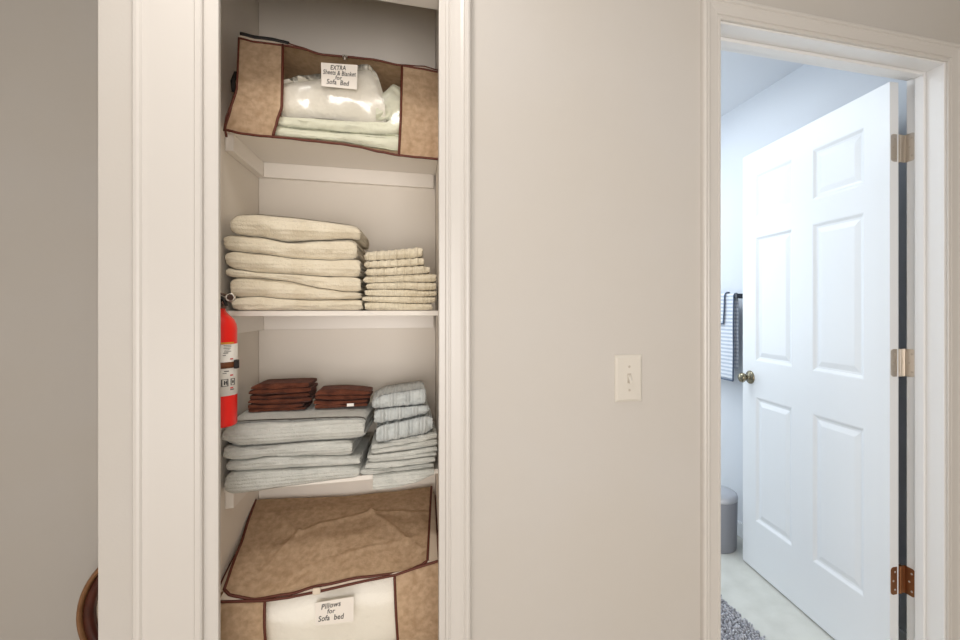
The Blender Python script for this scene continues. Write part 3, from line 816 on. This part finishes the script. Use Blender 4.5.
# ---------------------------------------------------------------- bathroom door
HX, HY = 1.552, 1.216           # hinge-side corner of the visible face
ang = math.atan2(.060, .813)    # a touch past ninety degrees
dvec = Vector((math.sin(ang), math.cos(ang), 0)); nvec = Vector((-math.cos(ang), math.sin(ang), 0))  # along the door, out of the visible face
DW, DT, DZ0, DZ1 = .813, .035, .010, 2.070
def D(t, n, z): 
    p = Vector((HX, HY, 0))+dvec*t+nvec*n; return (p.x, p.y, z)
cols = [.10, .345, .462, .712]
rows = [.252, .865, 1.040, 1.648, 1.745, 1.955]
pan = [(a, b, c, d) for (a, b) in ((cols[0], cols[1]), (cols[2], cols[3])) for (c, d) in ((rows[0], rows[1]), (rows[2], rows[3]), (rows[4], rows[5]))]
db = MB()
def door_face(nf, sg):
    ts = [0]+cols+[DW]; zs = [DZ0]+rows+[DZ1]
    for i in range(5):
        for k in range(7):
            a, b_, c, d = ts[i], ts[i+1], zs[k], zs[k+1]
            if i in (1, 3) and k in (1, 3, 5):
                # sunk moulding, then raised field
                rings = [(0, 0), (.004, -.0008), (.014, -.0075), (.022, -.0085), (.040, -.0040), (.044, -.0032)]
                R = []
                for off, dep in rings:
                    R.append([D(a+off, nf+sg*dep, c+off), D(b_-off, nf+sg*dep, c+off), D(b_-off, nf+sg*dep, d-off), D(a+off, nf+sg*dep, d-off)])
                vs = [p for r in R for p in r]; fs = []
                for q in range(len(R)-1):
                    for e in range(4):
                        fs.append((q*4+e, q*4+(e+1) % 4, (q+1)*4+(e+1) % 4, (q+1)*4+e))
                fs.append(tuple((len(R)-1)*4+e for e in range(4)))
                db.add(vs, fs)
            else:
                db.add([D(a,nf,c), D(b_,nf,c), D(b_,nf,d), D(a,nf,d)], [(0,1,2,3)])
door_face(0, 1); door_face(-DT, -1)
for t in (0, DW):
    db.add([D(t,0,DZ0), D(t,-DT,DZ0), D(t,-DT,DZ1), D(t,0,DZ1)], [(0,1,2,3)])
for z in (DZ0, DZ1):
    db.add([D(0,0,z), D(DW,0,z), D(DW,-DT,z), D(0,-DT,z)], [(0,1,2,3)])
me_o = db.build('door_1', M['door'], loc=(HX, HY, 0))
bm = bmesh.new(); bm.from_mesh(me_o.data); bmesh.ops.remove_doubles(bm, verts=bm.verts, dist=1e-5); bmesh.ops.recalc_face_normals(bm, faces=bm.faces); bm.to_mesh(me_o.data); bm.free()
struct(me_o)
# knob: rose, neck and ball on both faces
kz = at_s(749, 377, 1.604).z
def knob(sg):
    base = Vector(D(DW-.062, 0 if sg > 0 else -DT, kz)); d = nvec*sg
    prof_k = [(.033,0),(.033,.004),(.029,.009),(.014,.012),(.011,.016),(.011,.028),(.016,.032),(.022,.037),(.025,.045),(.0235,.054),(.016,.060),(.005,.062)]
    b = MB(); n = 28; up = Vector((0,0,1)); sd = d.cross(up).normalized(); vs = []; fs = []
    for r, h in prof_k:
        for k in range(n):
            a = 2*PI*k/n; vs.append(tuple(base+d*h+(sd*math.cos(a)+up*math.sin(a))*r))
    for i in range(len(prof_k)-1):
        for k in range(n): fs.append((i*n+k, i*n+(k+1) % n, (i+1)*n+(k+1) % n, (i+1)*n+k))
    fs.append(tuple((len(prof_k)-1)*n+k for k in range(n)))
    b.add(vs, fs)
    o = b.build('door_knob', M['knob'], me_o, smooth=True); o['label'] = 'round brass-toned knob'
knob(1); knob(-1)
MB().box(0,0,0,0,0,0) if False else None
e = MB().add([D(DW+.0006,-.006,kz-.028), D(DW+.0006,-.029,kz-.028), D(DW+.0006,-.029,kz+.028), D(DW+.0006,-.006,kz+.028)], [(0,1,2,3)])
e.build('latch_plate', M['knob'], me_o)
# hinges
for zc, m_ in ((1.846, M['nickel']), (1.113, M['nickel']), (.370, M['bronze'])):
    hh = .047
    hg = MB()
    px_, py_ = DX1-.006, YB+.010     # pin
    hg.tube([(px_-.012, py_, zc-hh), (px_-.012, py_, zc+hh)], .0065, 14)
    h = hg.build('hinge', m_, me_o)
    for q in range(1, 5):
        zz = zc-hh+2*hh*q/5
    # leaf on the jamb
    def leaf(pts, thick, nm):
        b = MB(); vs = [Vector(p) for p in pts]; k = len(vs); t = Vector(thick)
        b.add([tuple(v) for v in vs]+[tuple(v+t) for v in vs], [tuple(range(k)), tuple(range(2*k-1, k-1, -1))]+[(i, (i+1) % k, k+(i+1) % k, k+i) for i in range(k)])
        return b.build(nm, m_, h)
    def rounded(fn, w0, w1, hh_, r=.012):
        out = [(w0, -hh_), (w1-r, -hh_)]
        for q in range(1, 6):
            a = -PI/2+PI/2*q/6; out.append((w1-r+r*math.cos(a), -hh_+r+r*math.sin(a)))
        out += [(w1, -hh_+r), (w1, hh_-r)]
        for q in range(1, 6):
            a = PI/2*q/6; out.append((w1-r+r*math.cos(a), hh_-r+r*math.sin(a)))
        out += [(w1-r, hh_), (w0, hh_)]
        return [fn(a, b) for a, b in out]
    leaf(rounded(lambda a, b: (DX1-.0006, YB+.006-a, zc+b), 0, .036, hh), (-.0016, 0, 0), 'hinge_leaf')
    leaf([(px_-.012, py_-.001, zc-hh), (DX1-.0006, YB+.004, zc-hh), (DX1-.0006, YB+.004, zc+hh), (px_-.012, py_-.001, zc+hh)], (0, .0016, 0), 'hinge_leaf')
    leaf(rounded(lambda a, b: (px_-.012-a, HY-.0022, zc+b), 0, px_-.012-HX-.003, hh), (0, .0016, 0), 'hinge_leaf')
    for q in (-.030, 0, .030):
        yq = YB-.012+(.008 if q == 0 else 0)
        MB().lathe([(.0035, 0), (.0035, -.0008), (.002, -.0012)], (DX1-.0022, yq-.006, zc+q), 'X', 12).build('screw', M['screw'], h)
        MB().lathe([(.0035, 0), (.0035, -.0008), (.002, -.0012)], (HX+.020-(.007 if q == 0 else 0), HY-.0022, zc+q), 'Y', 12).build('screw', M['screw'], h)

# ---------------------------------------------------------------- towel bar and bath towels
BX = 1.700
pb = at_s(738, 296, BX)
tb = thing('towel_bar', 'dark towel bar on the bathroom wall behind the door edge', 'towel bar', (1.7745, pb.y, pb.z))
yb0, yb1 = pb.y, pb.y+.62
MB().tube([(BX, yb0, pb.z), (BX, yb1, pb.z)], .008, 12).build('bar', M['bar'], tb, smooth=True)
for y in (yb0, yb1):
    MB().box(BX-.014, 1.7745, y-.011, y+.011, pb.z-.013, pb.z+.013).box(1.766, 1.7745, y-.024, y+.024, pb.z-.024, pb.z+.024).build('bracket', M['bar'], tb, bevel=.002)
def draped(name, label, m, ya, yb, zlow_f, zlow_b, r, hemm=None, skewf=None, seed=0, th=.006):
    b = MB(); zt_b = pb.z
    def path(y, off):
        R = r+off; sk = skewf(y) if skewf else 0
        P = []
        for k in range(24): P.append((BX-R, zlow_f+sk+(zt_b-zlow_f-sk)*k/24))
        for k in range(9): a = PI-PI*k/8; P.append((BX+R*math.cos(a), zt_b+R*math.sin(a)))
        for k in range(1, 17): P.append((BX+R, zt_b-(zt_b-zlow_b)*k/16))
        return P
    NY = 30; rows_ = []
    for i in range(NY+1):
        y = ya+(yb-ya)*i/NY
        for off in (0, th):
            for (x, z) in path(y, off):
                dn = min(1, max(0, (zt_b-z)/.15))
                n = noise.noise(Vector((y*16+seed, z*2.2, seed)))*.009*dn*(1 if x < BX else .3)
                rows_.append((x+n-(.004*dn if x < BX else 0), y+noise.noise(Vector((z*6, seed, 1)))*.004*dn, z))
    n = len(path(ya, 0)); W = 2*n; fs = []
    for i in range(NY):
        a, c = i*W, (i+1)*W
        for q in range(n-1):
            fs.append((a+q, a+q+1, c+q+1, c+q)); fs.append((a+n+q+1, a+n+q, c+n+q, c+n+q+1))
        fs.append((a, c, c+n, a+n)); fs.append((a+n-1, a+2*n-1, c+2*n-1, c+n-1))
    for base_ in (0, NY*W):
        for q in range(n-1): fs.append((base_+q, base_+n+q, base_+n+q+1, base_+q+1))
    b.add(rows_, fs)
    o = b.build(name, m, smooth=True, loc=(BX, (ya+yb)/2, pb.z)); 
    hem = MB()
    e1 = [Vector(rows_[n+q])+Vector((-.001,-.001,0)) for q in range(0, 30)]
    hem.tube(e1, .0042, 6)
    e2 = [Vector(rows_[i*W+n]) for i in range(NY+1)]; hem.tube(e2, .0042, 6)
    hem.build('hem', M['hem'], o, smooth=True)['label'] = 'slate-blue hem'
    return o
zlow = at_s(728, 379, BX).z
o = draped('bath_towel', '', M['bathtowel'], yb0+.015, yb0+.45, zlow, zlow+.06, .0088, seed=3)
tag(o, 'pale blue-white striped bath towel hanging from the bathroom towel bar', 'towel', 'striped towels on the bathroom bar')
zl2 = at_s(722, 320, BX).z
o = draped('hand_towel', '', M['bathtowel'], yb0+.085, yb0+.40, zl2-.02, zl2+.02, .0165, seed=8)
tag(o, 'short striped hand towel with slate hem draped over the larger bath towel', 'towel', 'striped towels on the bathroom bar')

# ---------------------------------------------------------------- waste bin
bx, by, br = 1.590, 2.20, .100
bin_ = thing('waste_bin', 'grey round waste bin with domed lid on the bathroom floor behind the door', 'waste bin', (bx, by, .001))
Hh = .262
MB().lathe([(br*.93, 0), (br*.96, .004), (br, Hh-.004), (br, Hh)], (bx, by, .001), n=48).build('bin_body', M['can'], bin_, smooth=True)
MB().lathe([(br+.001, Hh+.001), (br+.002, Hh+.006), (br, Hh+.018), (br*.96, Hh+.028), (br*.86, Hh+.036), (br*.5, Hh+.040), (.002, Hh+.041)], (bx, by, .001), n=48).build('bin_lid', M['lid'], bin_, smooth=True)

# ---------------------------------------------------------------- shag rug
rug = thing('bath_rug', 'grey chenille shag rug on the pale bathroom floor', 'rug', (1.0, 1.7, .001))
MB().box(.72, 1.300, 1.30, 2.12, .0015, .008).build('rug_backing', M['rugback'], rug, bevel=.002)
tb_ = MB(); rr = random.Random(11)
def tuft(x, y, L, r, lean, a):
    dx, dy = math.cos(a)*lean, math.sin(a)*lean; n = 5; vs = []; 
    for k, (h, q) in enumerate(((.006, .8), (L*.45, 1.0), (L*.86, .95), (L*1.0, .55))):
        t = h/L; cx, cy = x+dx*t*t, y+dy*t*t
        for i in range(n): vs.append((cx+r*q*math.cos(2*PI*i/n), cy+r*q*math.sin(2*PI*i/n), h*(1-.25*t*min(1, lean/.015))))
    fs = [(k*n+i, k*n+(i+1) % n, (k+1)*n+(i+1) % n, (k+1)*n+i) for k in range(3) for i in range(n)]+[tuple(3*n+i for i in range(n))]
    tb_.add(vs, fs)
x = .725
while x < 1.308:
    y = 1.305
    while y < 2.12:
        if x > .95 or rr.random() < .7:
            tuft(x+rr.uniform(-.004,.004), y+rr.uniform(-.004,.004), rr.uniform(.016,.023), rr.uniform(.0042,.0054), rr.uniform(.002,.009), rr.uniform(0, 2*PI))
        y += .0098
    x += .0098
o = tb_.build('rug_pile', M['rug'], rug); o['kind'] = 'stuff'

# ---------------------------------------------------------------- round framed mirror beyond the wall corner
mc = Vector((-.860, 1.90, .266)); mr = .236
mi = thing('round_mirror', 'round dark brown wooden frame standing low beyond the wall corner at far left', 'mirror', (mc.x, mc.y, .012))
def hoop(name, m, r, prof_h):
    b = MB(); n = 72; vs = []; fs = []; k_ = len(prof_h)
    for i in range(n):
        a = 2*PI*i/n
        for dr, dy in prof_h: vs.append((mc.x+(r+dr)*math.cos(a), mc.y+dy, mc.z+(r+dr)*math.sin(a)))
    for i in range(n):
        for q in range(k_): fs.append((i*k_+q, i*k_+(q+1) % k_, ((i+1) % n)*k_+(q+1) % k_, ((i+1) % n)*k_+q))
    return b.add(vs, fs).build(name, m, mi, smooth=True)
hoop('mirror_frame', M['wood'], mr-.024, [(-.012,.012),(-.012,-.004),(-.009,-.014),(0,-.018),(.012,-.016),(.015,-.008),(.016,.012)])
o = hoop('frame_bead', M['bead'], mr, [(-.0075,.014),(-.0075,-.012),(-.004,-.022),(.003,-.022),(.008,-.012),(.008,.014)]); o['label'] = 'lighter bronze outer bead'
gl = MB(); gl.add([(mc.x+(mr-.033)*math.cos(2*PI*k/64), mc.y+.002, mc.z+(mr-.033)*math.sin(2*PI*k/64)) for k in range(64)]+[(mc.x+(mr-.033)*math.cos(2*PI*k/64), mc.y+.008, mc.z+(mr-.033)*math.sin(2*PI*k/64)) for k in range(64)], [tuple(range(64)), tuple(range(127,63,-1))]+[(k,(k+1)%64,64+(k+1)%64,64+k) for k in range(64)])
gl.build('mirror_glass', M['mirror'], mi)

# ---------------------------------------------------------------- light
def area(name, loc, target, size, power, col, shape='DISK', sy=None):
    l = bpy.data.lights.new(name, 'AREA'); l.shape = shape; l.size = size
    if sy: l.size_y = sy
    l.energy = power; l.color = col
    o = bpy.data.objects.new(name, l); C.objects.link(o); o.location = loc
    o.rotation_euler = (Vector(target)-Vector(loc)).to_track_quat('-Z', 'Y').to_euler()
    return o
area('hall_ceiling_light', (-.25, .62, 2.44), (-.25, .62, 0), .24, 6.2, (1, .95, .90))
area('closet_fill_light', (.15, -.75, 1.3), (-.15, 1.3, 1.45), .8, 9, (1, .965, .93))  # added soft fill behind the camera, lifts the closet interior
area('rear_fill_light', (-.75, -2.15, .95), (-.9, 1.5, 1.3), 3.2, 60, (1, .965, .94), 'RECTANGLE', 1.7)  # added broad fill from the rear, evens out hall and closet
area('bath_ceiling_light', (.7, 2.3, 2.43), (.7, 2.3, 0), 1.0, 17, (.89, .96, 1))
area('bath_window_light', (.6, 3.5, 1.5), (1.4, 1.2, 1.5), 1.0, 15, (.87, .95, 1), 'RECTANGLE', 1.4)
wd = bpy.data.worlds.new('world'); bpy.context.scene.world = wd; wd.use_nodes = True
wd.node_tree.nodes['Background'].inputs[0].default_value = (.8, .85, .9, 1); wd.node_tree.nodes['Background'].inputs[1].default_value = .3

# ---------------------------------------------------------------- camera
cam = bpy.data.cameras.new('camera'); co = bpy.data.objects.new('camera', cam); C.objects.link(co)
co.location = (0, 0, CAMZ); co.rotation_euler = (PI/2, 0, -math.atan2(UY, UX))
cam.sensor_width = 36; cam.lens = F/960*36; cam.shift_x = (480-CX)/960; cam.shift_y = -(320-CY)/960
cam.clip_start = .05
sc = bpy.context.scene; sc.camera = co
sc.view_settings.view_transform = 'Standard'; sc.view_settings.look = 'None'; sc.view_settings.gamma = 1
sc.view_settings.exposure = 0.0
